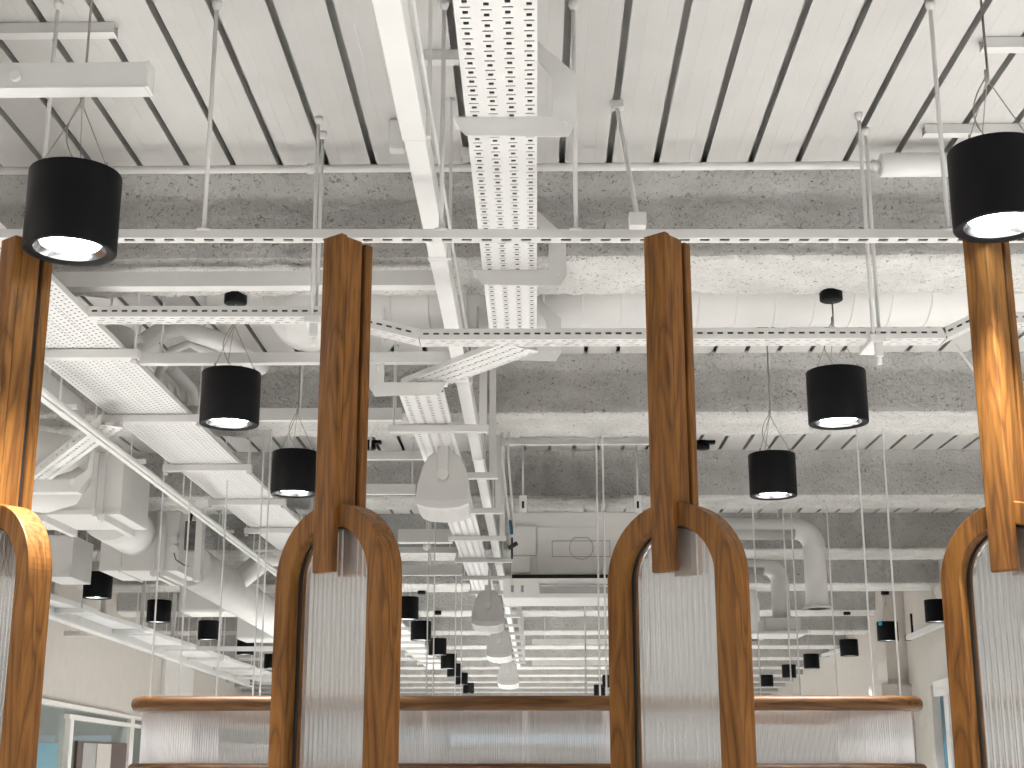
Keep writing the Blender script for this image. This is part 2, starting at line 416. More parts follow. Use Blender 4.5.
partition(337.5, 'arched oak partition with fluted glass, second from left, beside the lowest small pendant')
partition(676, 'arched oak partition with fluted glass, third from left, front of the booth', R(3))
partition(1015, 'arched oak partition cut off by the right edge, below the large right pendant', R(11))
# ------------------------------------------------------------------ booth screen: ribbed sheet between oak rails
BY, BX0, BX1 = 5.5, at(127, 700, 5.5).x, at(927, 700, 5.5).x
def upath(x0, x1, y0, y1, r, step):
    pts = [V((x0, y1, 0)), V((x0, y0 + r, 0))]
    n = 12
    pts += [V((x0 + r - r*math.cos(k/n*math.pi/2), y0 + r - r*math.sin(k/n*math.pi/2), 0)) for k in range(1, n+1)]
    pts += [V((x1 - r, y0, 0))]
    pts += [V((x1 - r + r*math.sin(k/n*math.pi/2), y0 + r - r*math.cos(k/n*math.pi/2), 0)) for k in range(1, n+1)]
    pts += [V((x1, y1, 0))]
    out = [pts[0]]
    for a, b in zip(pts, pts[1:]):
        k = max(1, round((b - a).length / step)); out += [a + (b - a) * j / k for j in range(1, k+1)]
    return out
def sweep(mb, path, sec, smooth=False):
    rings = []
    for i, p in enumerate(path):
        t = (path[min(i+1, len(path)-1)] - path[max(0, i-1)]).normalized(); n = V((t.y, -t.x, 0))
        rings.append([mb.bm.verts.new(p + n * a + V((0, 0, b))) for a, b in sec])
    for a, b in zip(rings, rings[1:]):
        m = len(sec)
        for k in range(m): f = mb.bm.faces.new((a[k], a[(k+1) % m], b[(k+1) % m], b[k])); f.smooth = smooth
    mb.bm.faces.new(rings[0]); mb.bm.faces.new(rings[-1][::-1]); return mb
def rsec(w, h, r=.012, n=4):
    s = []
    for cx, cz, a0 in ((w/2-r, h/2-r, 0), (-w/2+r, h/2-r, 90), (-w/2+r, -h/2+r, 180), (w/2-r, -h/2+r, 270)):
        for k in range(n+1):
            a = R(a0 + 90*k/n); s.append((cx + r*math.cos(a), cz + r*math.sin(a)))
    return s
h_t = at(536, 695.5, BY - .03).z; h_b = at(536, 710.5, BY - .03).z
g_b = at(536, 763.5, BY - .03).z
booth = thing('booth_screen', 'curved booth screen of ribbed translucent sheet between oak rails', 'booth screen', ((BX0+BX1)/2, BY, 0))
def rail(z0, z1, name):
    p = upath(BX0 + .02, BX1 - .02, BY, 6.9, .14, .05)
    mb = MB(); sweep(mb, p, [(-(a), b) for a, b in rsec(.07, z1 - z0, .024)], True)
    bmesh.ops.translate(mb.bm, verts=mb.bm.verts, vec=(0, 0, (z0+z1)/2))
    return obj(name, mb, 'woodh', booth)
rail(h_b, h_t, 'top_rail'); rail(g_b - .057, g_b, 'lower_rail')
def ribbed(z0, z1, name, mat):
    p = upath(BX0 + .035, BX1 - .035, BY + .012, 6.9, .13, .0045); mb = MB(); rings = []
    for i, q in enumerate(p):
        t = (p[min(i+1, len(p)-1)] - p[max(0, i-1)]).normalized(); n = V((-t.y, t.x, 0))
        r = .0013 if i % 2 else -.0004
        rings.append([mb.bm.verts.new(q + n*a + V((0,0,b))) for a, b in ((-.006 - r, z0), (-.006 - r, z1))])
    for a, b in zip(rings, rings[1:]): mb.bm.faces.new((a[0], a[1], b[1], b[0]))
    return obj(name, mb, mat, booth)
ribbed(g_b - .02, h_b + .02, 'ribbed_sheet', 'poly')
for px in (426, 525, 606):
    x = at(px, 735, BY).x
    obj('sheet_joint', MB().box(x - .012, x + .012, BY + .02, BY + .028, g_b, h_b), 'poly', booth)
obj('lower_panel', sweep(MB(), upath(BX0 + .03, BX1 - .03, BY + .01, 6.9, .13, .06), [(-.015, 0), (.015, 0), (.015, g_b - .04), (-.015, g_b - .04)]), 'woodh', booth)
# suspended oak rails behind the booth, each hung on thin rods
def hung_rail(Y, x0, x1, zc, rods, label, h_top=HS):
    t = thing('suspended_rail', label, 'rail', ((x0+x1)/2, Y, zc))
    obj('rail', MB().box(x0, x1, Y - .03, Y + .03, zc - .028, zc + .028), 'woodh', t, bevel=.008)
    for px, py in rods:
        p = at(px, py, Y); obj('rod', MB().tube([(p.x, Y, zc + .02), (p.x, Y, (Z(1.55) - .04 if -2.03 < p.x < -1.59 else Z(h_top) + .03))], .0052, 6), 'white', t)
    return t
hung_rail(7.92, at(147, 720, 7.92).x, at(905, 720, 7.92).x, at(536, 720, 7.92).z, [(150.5, 690), (179, 690), (216.5, 690), (253, 690), (260, 690), (600, 690), (606.5, 690), (873, 690), (900, 690)],
          'suspended oak rail seen through the booth screen, hung on white rods')
hung_rail(10.5, -.95, 2.26, at(536, 703, 10.5).z, [(426.5, 690), (433, 690), (586, 690), (760.5, 690), (791.5, 690), (800, 690), (837, 690)],
          'farther suspended rail hidden behind the booth top, hung on thin white rods')
hung_rail(13.0, -.85, -.6, at(536, 703, 13.0).z, [(455, 690), (461, 690)],
          'short far rail on two white rods left of the white speakers')
c0, c1 = at(150, 744, 9.4), at(890, 744, 9.4)
lc = thing('low_cabinet', 'low grey cabinet run blurred behind the booth screen', 'cabinet', ((c0.x+c1.x)/2, 9.4, 0))
obj('carcass', MB().box(c0.x, c1.x, 9.42, 9.9, .0, c0.z - .03), 'grille', lc)
obj('top', MB().box(c0.x - .02, c1.x + .02, 9.38, 9.92, c0.z - .03, c0.z), 'grille', lc)
for k in range(8):
    w = (c1.x - c0.x)/8; obj('door', MB().box(c0.x + w*k + .005, c0.x + w*(k+1) - .005, 9.4, 9.42, .1, c0.z - .035), 'grille', lc)
# ------------------------------------------------------------------ pendants
PD, PH = .1165, .213
def make_pendant():
    root = thing('pendant_light', 'x', 'pendant light', (0,0,0), 0, 'black cylinder pendants')
    mb = MB(); b = .006
    mb.lathe([(0, PH), (PD - b, PH), (PD - .002, PH - .002), (PD, PH - b), (PD, .004), (PD - .002, 0), (PD - .010, 0), (PD - .014, .001), (PD - .026, .006)], n=56)
    obj('body', mb, 'black', root)
    obj('reflector', MB().lathe([(PD - .026, .006), (PD - .030, .012), (PD - .042, .021)], n=56), 'chrome', root)
    obj('lens', MB().lathe([(0, .014), (.05, .015), (PD - .042, .020)], n=48), 'led', root)
    for k in range(3):
        a = R(90 + 120*k + 20); x, y = .095*math.cos(a), .095*math.sin(a)
        w = obj('suspension_wire', MB().tube([(x, y, PH), (x*.9, y*.9, PH + .02), (.004*math.cos(a), .004*math.sin(a), PH + .19)], .0016, 5), 'steel', root)
        obj('ferrule', MB().tube([(x, y, PH - .002), (x*.95, y*.95, PH + .018)], .0042, 6), 'steel', w)
    obj('gripper', MB().tube([(0, 0, PH + .185), (0, 0, PH + .225)], .006, 8), 'steel', root)
    pts = []
    for k in range(14):
        t = k / 13; z = PH + .21 - .21*t; pts.append((-.05*math.sin(t*math.pi)*1.0 + .02*t, .02*t, z))
    obj('flex', MB().tube(pts, .0020, 5), 'steel', root)
    return root
proto = make_pendant()
spot_d = bpy.data.lights.new('pendant_or_fill_beam', 'SPOT')
spot_d.energy = 240; spot_d.color = (1.0, .985, .955); spot_d.spot_size = R(64); spot_d.spot_blend = .8; spot_d.shadow_soft_size = .08
far_d = spot_d.copy(); far_d.energy = 900; far_d.spot_size = R(120)
side_d = far_d.copy(); side_d.spot_size = R(60); side_d.energy = 700
mid_d = far_d.copy(); mid_d.energy = 300; mid_d.spot_size = R(110)
first = True
def pendant(px, py, Y, label, htop=HD, canopy_h=None):
    global first
    p = at(px, py, Y); r = proto if first else copy_tree(proto); first = False
    base = p - V((0, 0, PH * .5 + .004)); r.location = base; r['label'] = label
    r.rotation_euler.z = random.uniform(-.4, .4)
    WL[r.name] = V((0,0,0))
    top = top_z(Y) - base.z
    obj('cable', MB().tube([(.003, 0, PH + .2), (.003, 0, top)], .0034, 6), 'steel', r)
    obj('canopy', MB().lathe([(0, top), (.046, top), (.046, top - .046), (.040, top - .05), (0, top - .05)], n=24), 'black', r)
    l = bpy.data.objects.new('pendant_or_fill_beam', spot_d if Y < 4 else mid_d if Y < 8 else side_d if px > 700 or px < 280 else far_d); C.objects.link(l); l.location = base + V((0, 0, -.005))
    return r
pendant(73, 211, 3.40, 'large black cylinder pendant at upper left in front of the left oak post')
pendant(997, 187, 3.40, 'large black cylinder pendant at upper right in front of the right oak post')
pendant(230.5, 397.5, 5.45, 'black cylinder pendant under the slotted tray, left of the second oak post', HS)
pendant(837, 396.5, 5.45, 'black cylinder pendant on the right, under the black round canopy', HS)
pendant(295, 472.5, 6.96, 'smaller black pendant hugging the left side of the second oak post')
pendant(772.5, 474.5, 6.96, 'smaller black pendant right of the third oak post, above the bent white ducts')
pendant(98, 585, 11.75, 'black pendant nearest the left partition, in front of the white ducts')
pendant(159, 611, 13.95, 'black pendant second from left in the far left row, below the grey duct', HS)
pendant(208.5, 630, 16.15, 'black pendant third in the far left row, with bluish light showing')
pendant(246, 646, 18.6, 'small black pendant fourth in the far left row, crossed by a white bar', HS)
pendant(272, 661, 21.5, 'tiny black pendant peeking out left of the second partition')
pendant(406.5, 608, 13.7, 'black pendant touching the right edge of the second partition', HS)
pendant(421, 630.5, 16.15, 'black pendant behind thin white rods, second in the middle row')
pendant(437.5, 646.5, 18.6, 'black pendant third in the middle row right of the second partition', HS)
pendant(448.5, 661, 21.3, 'small black pendant fourth in the receding middle row')
pendant(454, 670, 23.9, 'tiny black pendant fifth in the receding middle row', HS)
pendant(461.5, 678.5, 26.4, 'tiny black pendant sixth in the receding middle row')
pendant(468.5, 688, 30.0, 'farthest tiny black pendant of the middle row, touching the booth rail', HS)
pendant(937, 610.5, 13.9, 'black pendant touching the left edge of the rightmost partition', HS)
pendant(887.5, 631, 16.3, 'black pendant with a teal spot on its top left corner, right side')
pendant(849, 647.5, 18.7, 'black pendant third from right in the far right row', HS)
pendant(811.5, 661, 21.6, 'small black pendant left of the wall track in the far right row')
pendant(789, 671, 24.1, 'small black pendant crossed by the thickest white rod', HS)
pendant(767, 680.5, 27.1, 'farthest small black pendant beside the third partition')
pendant(609, 681, 25.5, 'tiny black pendant at the left edge of the third partition, upper of two', HS)
pendant(599.5, 690, 29.5, 'tiny black pendant just above the booth rail, lower of two near third partition')
# teal spot on one pendant: small flat sticker on the body
tgt = [o for o in bpy.data.objects if o.get('label', '').startswith('black pendant with a teal spot')][0]
WL[tgt.name] = V((0,0,0))
a = R(-142) - tgt.rotation_euler.z
mb = MB(); rr = PD + .001
for k in range(4):
    a0, a1 = a - .25 + k*.11, a - .25 + (k+1)*.11
    mb.face([(rr*math.cos(q), rr*math.sin(q), z) for q, z in ((a0, PH - .045), (a1, PH - .045), (a1, PH - .008), (a0, PH - .008))])
obj('sticker', mb, 'blue', tgt, solid=.001)
# two canopies whose pendants hide behind the oak posts
for px, s in ((368.5, 'second'), (702, 'third')):
    p = at_h(px, 441, HD)
    r = thing('ceiling_sensor', 'small black ceiling sensor on the deck just right of the %s oak post' % s, 'sensor', p)
    obj('housing', MB().lathe([(0, 0), (.045, 0), (.045, -.03), (.052, -.032), (.052, -.058), (0, -.062)], p, 20), 'black', r)
    obj('mounting_plate', MB().box(p.x - .01, p.x + .09, p.y - .03, p.y + .03, p.z - .02, p.z), 'black', r)
# ------------------------------------------------------------------ channels, trays, trunking
def slots(L, pitch, ln, va, vb, start=.0):
    out = []; u = start
    while u + ln < L - .003:
        if u > .003: out.append((u, u + ln, va, vb))
        u += pitch
    return out
def dropped_rod(parent, x, y, z0, z1, r=.006, cap=True, foot=False):
    mb = MB().tube([(x, y, z0), (x, y, z1)], r, 8)
    if cap: mb.lathe([(0, z1), (.014, z1), (.014, z1 - .012), (.008, z1 - .028), (0, z1 - .028)], (x, y, 0), 12)
    if foot: mb.lathe([(0, z0 + .006), (.022, z0 + .006), (.022, z0), (0, z0)], (x, y, 0), 12)
    return obj('hanger_rod', mb, 'white', parent)
# 1. slotted channel right across the picture, just behind the oak posts
A, B = at_h(-40, 237.5, 1.395), at_h(1070, 237.5, 1.395); ux = (B - A).normalized(); L = (B - A).length; bk = V((-ux.y, ux.x, 0))
ch = thing('slotted_channel', 'long slotted white channel spanning the picture behind the oak post tops', 'channel', A)
mb = MB(); hh = .024; dd = .041
mb.perf(A, ux, bk, L, dd, [(.009, .027, slots(L, .0555, .028, .009, .027, .01))])
mb.face([A, B, B + V((0,0,hh)), A + V((0,0,hh))]); mb.face([A + bk*dd, B + bk*dd, B + bk*dd + V((0,0,hh)), A + bk*dd + V((0,0,hh))])
mb.face([A + V((0,0,hh)), B + V((0,0,hh)), B + V((0,0,hh)) + bk*.008, A + V((0,0,hh)) + bk*.008])
obj('channel', mb, 'white', ch, solid=.002)
obj('slot_shade', MB().obox((A+B)/2 + bk*.018 + V((0,0,.007)), ux*L/2, bk*.015, (0,0,.002)), 'dark', ch)  # dark strip added inside so the slots read as shaded
for px, py in ((203, 229), (576, 229), (949.5, 229), (37, 229), (441, 229)):
    p = at_h(px, py, 1.42); dropped_rod(ch, p.x, p.y + .01, Z(1.415), Z(HD), .0065, True, True)
# brace clip with the sloping rod
p1 = at_h(637.5, 226, 1.42); p0 = at_h(617.5, 102, HD)
br = thing('sloping_brace', 'sloping white brace rod with square clip from deck to slotted channel', 'brace', p1)
obj('rod', MB().tube([p1 + V((0,0,.03)), p0 - V((0,0,.03))], .0065, 8), 'white', br)
obj('clip', MB().box(p1.x - .024, p1.x + .024, p1.y - .02, p1.y + .02, p1.z - .005, p1.z + .036), 'white', br, bevel=.004)
obj('deck_clamp', MB().box(p0.x - .021, p0.x + .021, p0.y - .02, p0.y + .02, p0.z - .026, p0.z), 'white', br, bevel=.004)
# 2. dog-legged slotted tray
tr = thing('slotted_tray', 'dog-legged slotted white tray crossing below the channel, on paired rods', 'cable tray', (0, 4.5, Z(1.36)))
pts = [at(88, 313, 4.5), at(324, 313, 4.5), at(419.5, 336, 4.5), at(946, 334.5, 4.5), at(978, 319, 4.5), at(1060, 319, 4.5)]
for a, b in zip(pts, pts[1:]):
    u = (b - a).normalized(); L = (b - a).length; up = V((-u.z, 0, u.x)); bk = V((0, 1, 0)); hh, dd = .036, .085
    mb = MB(); a0 = a - up * .012
    mb.perf(a0, u, up, L, hh, [(.016, .023, slots(L, .0335, .019, .016, .023, .012))])
    mb.perf(a0, u, bk, L, dd, [(.016, .024, slots(L, .0335, .016, .016, .024, .002)), (.040, .047, slots(L, .067, .024, .040, .047, .02)), (.062, .070, slots(L, .0335, .016, .062, .070, .012))])
    mb.perf(a0 + bk*dd, u, up, L, hh, [])
    mb.perf(a0 + up*hh, u, bk, L, .008, [])
    obj('tray_section', mb, 'white', tr, solid=.0014)
    obj('shade_block', MB().obox(a0 + u*L/2 + bk*.044 + up*.018, u*L/2*.99, bk*.034, up*.009), 'cable', tr)  # dark block added in the tray, painting the shade behind its slots
for px, q in ((313.5, 0), (318.5, 1)):
    p = at(px - 2, 312, 4.5 + .12*q); dropped_rod(tr, p.x, p.y, Z(1.40), Z(HD), .0065)
for px, q in ((873, 0), (879, 1)):
    p = at(px, 330, 4.5 + .12*q); dropped_rod(tr, p.x, p.y, Z(1.33), Z(HD), .0065)
for px, py in ((313, 326), (876, 345)):
    p = at(px, py, 4.52)
    mb = MB().box(p.x - .024, p.x + .026, p.y - .03, p.y + .14, p.z + .004, p.z + .03).box(p.x - .008, p.x + .018, p.y - .025, p.y + .0, p.z - .045, p.z + .01)
    obj('clip', mb, 'trunk', tr, bevel=.003); obj('stud', MB().tube([p + V((.005, -.012, -.07)), p + V((.005, -.012, -.03))], .009, 10), 'trunk', tr)
# 3. pipe along the first beam
pp = thing('sprinkler_pipe', 'thin white pipe running along the front of the nearest beam', 'pipe', (0, 4.76, Z(2.03)))
zp = at(512, 167.5, 4.76).z
obj('tube', MB().tube([(-3.2, 4.76, zp), (3.2, 4.76, zp)], .0145, 14), 'white', pp)
for px in (310.5, 874.5):
    x = at(px, 166, 4.76).x; obj('coupling', MB().tube([(x - .011, 4.76, zp), (x + .011, 4.76, zp)], .020, 14), 'white', pp)
x0, x1 = at(880, 163, 4.76).x, at(960, 163, 4.76).x
obj('insulated_sleeve', MB().tube([(x0, 4.76, zp), (x0 + .005, 4.76, zp), (x1, 4.76, zp)], [.040, .044, .044], 24), 'trunk', pp)
# 4. perforated central tray with shaped brackets
def flat_tray(root, path, W, z, colsf, side=.022, hmax=14, matname='trunk', fill_shade=True):
    for a, b in zip(path, path[1:]):
        a, b = V((*a, z)), V((*b, z)); u = (b - a).normalized(); L = (b - a).length; v = V((u.y, -u.x, 0)); o = a - v*W/2
        mb = MB()
        if a.y < hmax:
            Lh = min(L, (hmax - a.y) / max(u.y, .1)); mb.perf(o, u, v, Lh, W, colsf(Lh))
            if L > Lh: mb.perf(o + u*Lh, u, v, L - Lh, W, [])
        else: mb.perf(o, u, v, L, W, [])
        for s in (o, o + v*W): mb.face([s, s + u*L, s + u*L + V((0,0,side)), s + V((0,0,side))])
        obj('perforated_sheet', mb, matname, root, solid=.0014)
        if fill_shade: obj('shade_block', MB().obox(o + v*W/2 + u*L/2 + V((0,0,.016)), u*(L/2 - .06), v*(W/2 - .006), (0,0,.007)), 'cable', root)  # dark fill stands in for the shaded tray interior behind the holes
def cols4(L, W=.19):
    out = []
    for k in range(4):
        c = .024 + k*.0475; hs = []; u = .01 + .012*(k % 2)
        while u + .04 < L:
            hs.append((u, u + .0058, c - .012, c + .012)); hs.append((u + .019, u + .033, c - .0062, c + .0062)); u += .048
        out.append((c - .0125, c + .0125, hs))
    return out
HC = 1.60
ct = thing('perforated_tray', 'perforated white cable tray running down the middle of the ceiling', 'cable tray', (-.1, 3.5, Z(HC)))
TC = at_h(495, 0, HC).x
flat_tray(ct, [(TC, 1.9), (TC, 5.42)], .184, Z(HC), cols4)
flat_tray(ct, [(-.055, 5.33), (-.505, 5.93)], .17, Z(HC) - .06, cols4)
HL = 1.475
flat_tray(ct, [(-.478, 5.78), (-.478, 27)], .19, Z(HL), cols4)
BRK = [(-.124, .0), (-.103, -.040), (-.092, -.052), (.170, -.058), (.193, -.020), (.193, .120), (.095, .215), (.095, .160), (.133, .112), (.133, .0)]
def bracket(px, py, h, flip=1, s=1.0, xo=0):
    p = at_h(px, py, h - .058); Y = p.y; o = V((TC + xo, Y, Z(h)))
    poly = [(a*flip*s, b*s) for a, b in BRK]
    mb = MB().prism(poly, o, (1,0,0), (0,0,1), (0,.004,0))
    mb.box(*sorted((o.x - .124*flip*s, o.x + .13*flip*s)), Y + .004, Y + .075, o.z - .002, o.z + .002)
    b = obj('hanger_bracket', mb, 'white', ct)
    obj('bolt', MB().tube([o + V((.165*flip*s, -.004, -.02)), o + V((.165*flip*s, .004, -.02))], .006, 8), 'trunk', b)
bracket(512, 137, HC); bracket(512, 286, HC); bracket(520, 361, HC)
bracket(425, 396, HL, -1, 1.0, -.40)
for Y in (3.44, 4.66, 5.5): obj('bracket_rod', MB().tube([(TC, Y, Z(HC) + .02), (TC, Y, top_z(Y))], .006, 6), 'white', ct)
# cross arms carrying the tray and the trunking, every 1.15 m
for i in range(16):
    Y = 6.37 + 1.14 * i; z = Z(1.45)
    x0, x1 = (-.67, -.21) if i == 0 else ((-.62, -.16) if i > 3 else (-.60, -.20))
    arm = obj('support_arm', MB().box(x0, x1, Y - .02, Y + .02, z - .015, z + .019), 'white', ct, bevel=.003)
    obj('arm_post', MB().box(x1 - .045, x1 - .01, Y - .018, Y + .018, z, top_z(Y)), 'white', arm)
    obj('arm_rod', MB().tube([(x0 + .02, Y, z), (x0 + .02, Y, top_z(Y))], .005, 6), 'white', arm)
# 5. square trunking beside it
TX = at_h(387, 0, 1.56).x
tk = thing('trunking', 'smooth square white trunking running alongside the perforated tray', 'trunking', (-.32, 3, Z(1.56)))
HT = 1.56
seg = [2.0, 3.42, 4.36, 5.35, 5.95, 7.6, 9.2, 12, 16, 27]
for k, (a, b) in enumerate(zip(seg, seg[1:])):
    x = TX; w = .029 if k else .031; dz = .0 if k else -.010
    obj('trunking_length', MB().box(x - w, x + w, a + .003, b - .003, Z(HT) + dz, Z(HT) + .075), 'trunk', tk, bevel=.003)
    obj('joint_cover', MB().box(x - .032, x + .032, b - .02, b + .02, Z(HT) - .003, Z(HT) + .06), 'white', tk, bevel=.002)
    obj('trunking_hanger', MB().box(x + .033, x + .043, b - .01, b + .01, Z(HT), top_z(b)), 'white', tk)
cd = MB().tube([(TX + .045, 2.2, Z(HT) + .06), (TX + .045, 6.0, Z(HT) + .06)], .005, 8)
obj('side_conduit', cd, 'white', tk)
# 6. wide perforated tray on the left
HW = 1.55
def colsw(L, W=.405):
    out = []
    for k in range(5):
        b = .005 + k*.074
        for j in range(3):
            c = b + .014 + j*.022; hs = []; u = .01 + (.018 if j % 2 else 0)
            while u + .03 < L: hs.append((u, u + .013, c - .0042, c + .0042)); u += .037
            out.append((c - .0048, c + .0048, hs))
        if k < 4:
            c = b + .0705; hs = []; u = .004
            while u + .03 < L: hs.append((u, u + .022, c - .0016, c + .0016)); u += .03
            out.append((c - .002, c + .002, hs))
    return out
wt = thing('wide_perforated_tray', 'wide perforated white cable tray on the left running away in depth', 'cable tray', (-1.775, 5, Z(HW)))
flat_tray(wt, [(-1.815, 2.6), (-1.815, 27)], .375, Z(HW), colsw, side=.022, hmax=12.5)
for i in range(18):
    Y = [5.36, 6.47, 7.65, 8.75][i] if i < 4 else 8.75 + 1.15*(i - 3)
    z = Z(HW)
    arm = obj('support_arm', MB().box(-2.045, -1.555, Y - .02, Y + .02, z - .042, z - .004), 'white', wt, bevel=.003)
    for xx in (-2.03, -1.575):
        obj('arm_rod', MB().tube([(xx, Y, z - .06), (xx, Y, top_z(Y))], .006, 6).lathe([(0, z - .06), (.012, z - .06), (.012, z - .042), (0, z - .042)], (xx, Y, 0), 10), 'white', arm)
# 7. conduit with rail below the wide tray
cp = thing('conduit_pipe', 'white conduit pipe sloping across lower left beside the wide perforated tray', 'pipe', (-1.95, 6, Z(1.38)))
a, b = at_h(39, 388, 1.40), at_h(258, 557, 1.40)
d = (b - a).normalized(); a2 = a - d*1.6; b2 = b + d*6
obj('tube', MB().tube([a2, b2], .013, 14), 'white', cp)
obj('rail', MB().obox((a2+b2)/2 + V((-.036, 0, .0)), d*((b2-a2).length/2), (.012,0,0), (0,0,.008)), 'trunk', cp)
for k in range(9):
    p = a + d*(k*1.15 + .4); obj('saddle', MB().box(p.x - .06, p.x + .03, p.y - .012, p.y + .012, p.z + .012, p.z + .03), 'white', cp)
    obj('hanger_rod', MB().tube([p + V((-.045,0,.02)), V((p.x - .045, p.y, top_z(p.y)))], .005, 6), 'white', cp)
# 8. flat bars, cross channels
def cross(px0, px1, py0, py1, Y, label, name='cross_channel', rods=(), htop=HD, clip=None, depth=.041, lip=True):
    a, b = at(px0, py1, Y), at(px1, py1, Y); zt = at((px0+px1)/2, py0, Y).z; zb_ = (a.z+b.z)/2
    t = thing(name, label, 'channel', ((a.x+b.x)/2, Y, zb_))
    mb = MB().box(a.x, b.x, Y, Y + .004, zb_, zt).box(a.x, b.x, Y + .004, Y + depth, zb_, zb_ + .004)
    if lip: mb.box(a.x, b.x, Y + depth - .004, Y + depth, zb_ + .004, zt)
    obj('channel', mb, 'white', t)
    for px in rods:
        x = at(px, py0, Y).x; dropped_rod(t, x, Y + depth/2, zb_ + .004, top_z(Y + depth/2), .006)
    if clip:
        p = at(clip, py1, Y); obj('clip', MB().box(p.x - .012, p.x + .012, Y, Y + .03, zb_ - .004, zb_).tube([(p.x, Y + .015, zb_ - .035), (p.x, Y + .015, zb_)], .007, 8), 'trunk', t)
    return t
cross(30, 436, 271, 286, 5.04, 'flat white bar under the nearest beam on the left side', rods=(), depth=.06)
cross(134, 482, 352, 362.5, 5.60, 'white cross channel behind the second oak post with a small stud below', rods=(160, 382, 477), clip=378)
cross(244, 401, 408, 420, 7.3, 'white channel level with the tray bend, right of the wide tray', rods=(300, 395))
cross(500, 655, 438, 444, 8.3, 'white channel under the deck left of the third oak post', rods=(520, 640))
cross(365, 424, 451, 459, 8.35, 'short white channel left of the speaker, upper one', rods=(370, 420))
cross(365, 415, 484, 494, 9.6, 'white channel behind the arch of second partition, left of the speaker', rods=(412,))
cross(398, 452, 529, 542, 10.9, 'deep white channel below the speaker, left of the perforated tray', rods=(428,), depth=.1)
cross(398, 458, 547, 553, 11.3, 'thin white channel just above the black canopy, left of the perforated tray', rods=(450,))
cross(392, 462, 565, 575, 12.0, 'white channel level with the small black canopy', rods=(430,))
cross(590, 612, 515, 520, 10.4, 'short white bar behind the central air unit', rods=(600,))
cross(532, 612, 660, 665, 24, 'far white bar above the booth rail, left of the third partition', rods=(586,))
cross(532, 612, 639, 644, 19, 'far white bar halfway below the air unit grille', rods=(545, 586))
# deck-mounted channels at the top
def deck_strut(px0, px1, py, label, rod=None):
    a, b = at_h(px0, py, HD), at_h(px1, py, HD)
    t = thing('deck_channel', label, 'channel', (a.x, a.y, Z(HD)))
    y = (a.y + b.y)/2
    obj('channel', MB().box(a.x, b.x, y, y + .003, Z(HD) - .034, Z(HD) - .002).box(a.x, b.x, y, y + .041, Z(HD) - .036, Z(HD) - .033).box(a.x, b.x, y + .038, y + .041, Z(HD) - .034, Z(HD) - .002), 'white', t)
    for k in range(int((b.x - a.x)/.065)):
        x = a.x + .03 + k*.065; obj('washer', MB().box(x, x + .014, y + .01, y + .03, Z(HD) - .006, Z(HD)), 'cable', t)
    return t
deck_strut(-60, 115, 22, 'short white channel fixed to the deck at the top left corner')
deck_strut(983, 1080, 36, 'upper white deck channel at the top right corner behind pendant wires')
deck_strut(925, 1080, 123, 'lower white deck channel at upper right just above the insulated sleeve')
deck_strut(420, 459, 49, 'white deck channel between the trunking and the perforated tray')
# surface trunking with end cap at top left
p = at(148, 86, 3.24); q = at(-60, 86, 3.24); zt = at(100, 62, 3.24).z
bx = thing('box_trunking', 'square white box trunking with round knob, top left above large pendant', 'trunking', ((p.x+q.x)/2, 3.24, p.z))
obj('body', MB().box(q.x, p.x - .004, 3.24, 3.29, p.z, zt), 'white', bx, bevel=.002)
obj('lid', MB().box(q.x, p.x - .008, 3.238, 3.292, p.z - .004, p.z), 'trunk', bx)
obj('end_cap', MB().box(p.x - .006, p.x, 3.238, 3.292, p.z - .002, zt + .002), 'trunk', bx)
k = at(16, 77, 3.24); obj('knob', MB().tube([k, k + V((0,-.012,0))], .0145, 16), 'white', bx, bevel=.002)
obj('hanger', MB().tube([(p.x - .62, 3.27, zt - .01), (p.x - .62, 3.27, Z(HD))], .006, 8), 'white', bx)
# little boxes on the deck
def jbox(px, py, w, h, label, d=.05):
    p = at_h(px, py, HD); t = thing('junction_box', label, 'box', p)
    obj('box', MB().box(p.x - w/2, p.x + w/2, p.y, p.y + d, p.z - h, p.z), 'white', t, bevel=.008)
    obj('cover', MB().box(p.x - w*.42, p.x + w*.42, p.y - .003, p.y, p.z - h*.9, p.z - h*.1), 'trunk', t, bevel=.001)
jbox(397, 118, .055, .115, 'white box on the deck tucked against the left side of the trunking')
jbox(466, 146, .035, .045, 'tiny white box on the deck left of the perforated tray')
# ------------------------------------------------------------------ round ducts and pipes
def arc(c, r, a0, a1, u, v, n=12):
    return [V(c) + V(u)*r*math.cos(R(a0 + (a1-a0)*k/n)) + V(v)*r*math.sin(R(a0 + (a1-a0)*k/n)) for k in range(n+1)]
big = thing('round_duct', 'large round white duct crossing behind the nearest beam', 'duct', (0, 5.74, Z(1.93)))
zc_ = Z(1.935); rd = .185; xl = at(300, 330, 5.86).x
obj('duct_run', MB().tube([(xl + .25, 5.74, zc_), (4.2, 5.74, zc_)], rd, 40), 'duct', big)
obj('elbow', MB().tube(arc((xl + .25, 5.99, zc_), .25, -90, -180, (1,0,0), (0,1,0)) + [(xl, 6.12, zc_)], rd*.98, 32), 'duct', big)
for k in range(22):
    x = xl + .25 + .16*k; obj('seam', MB().tube([(x, 5.74, zc_), (x + .004, 5.74, zc_)], rd + .0025, 40), 'duct', big)
obj('sloping_strap', MB().tube([at(955, 345, 5.6), at(975, 372, 5.6)], .006, 6), 'white', big)
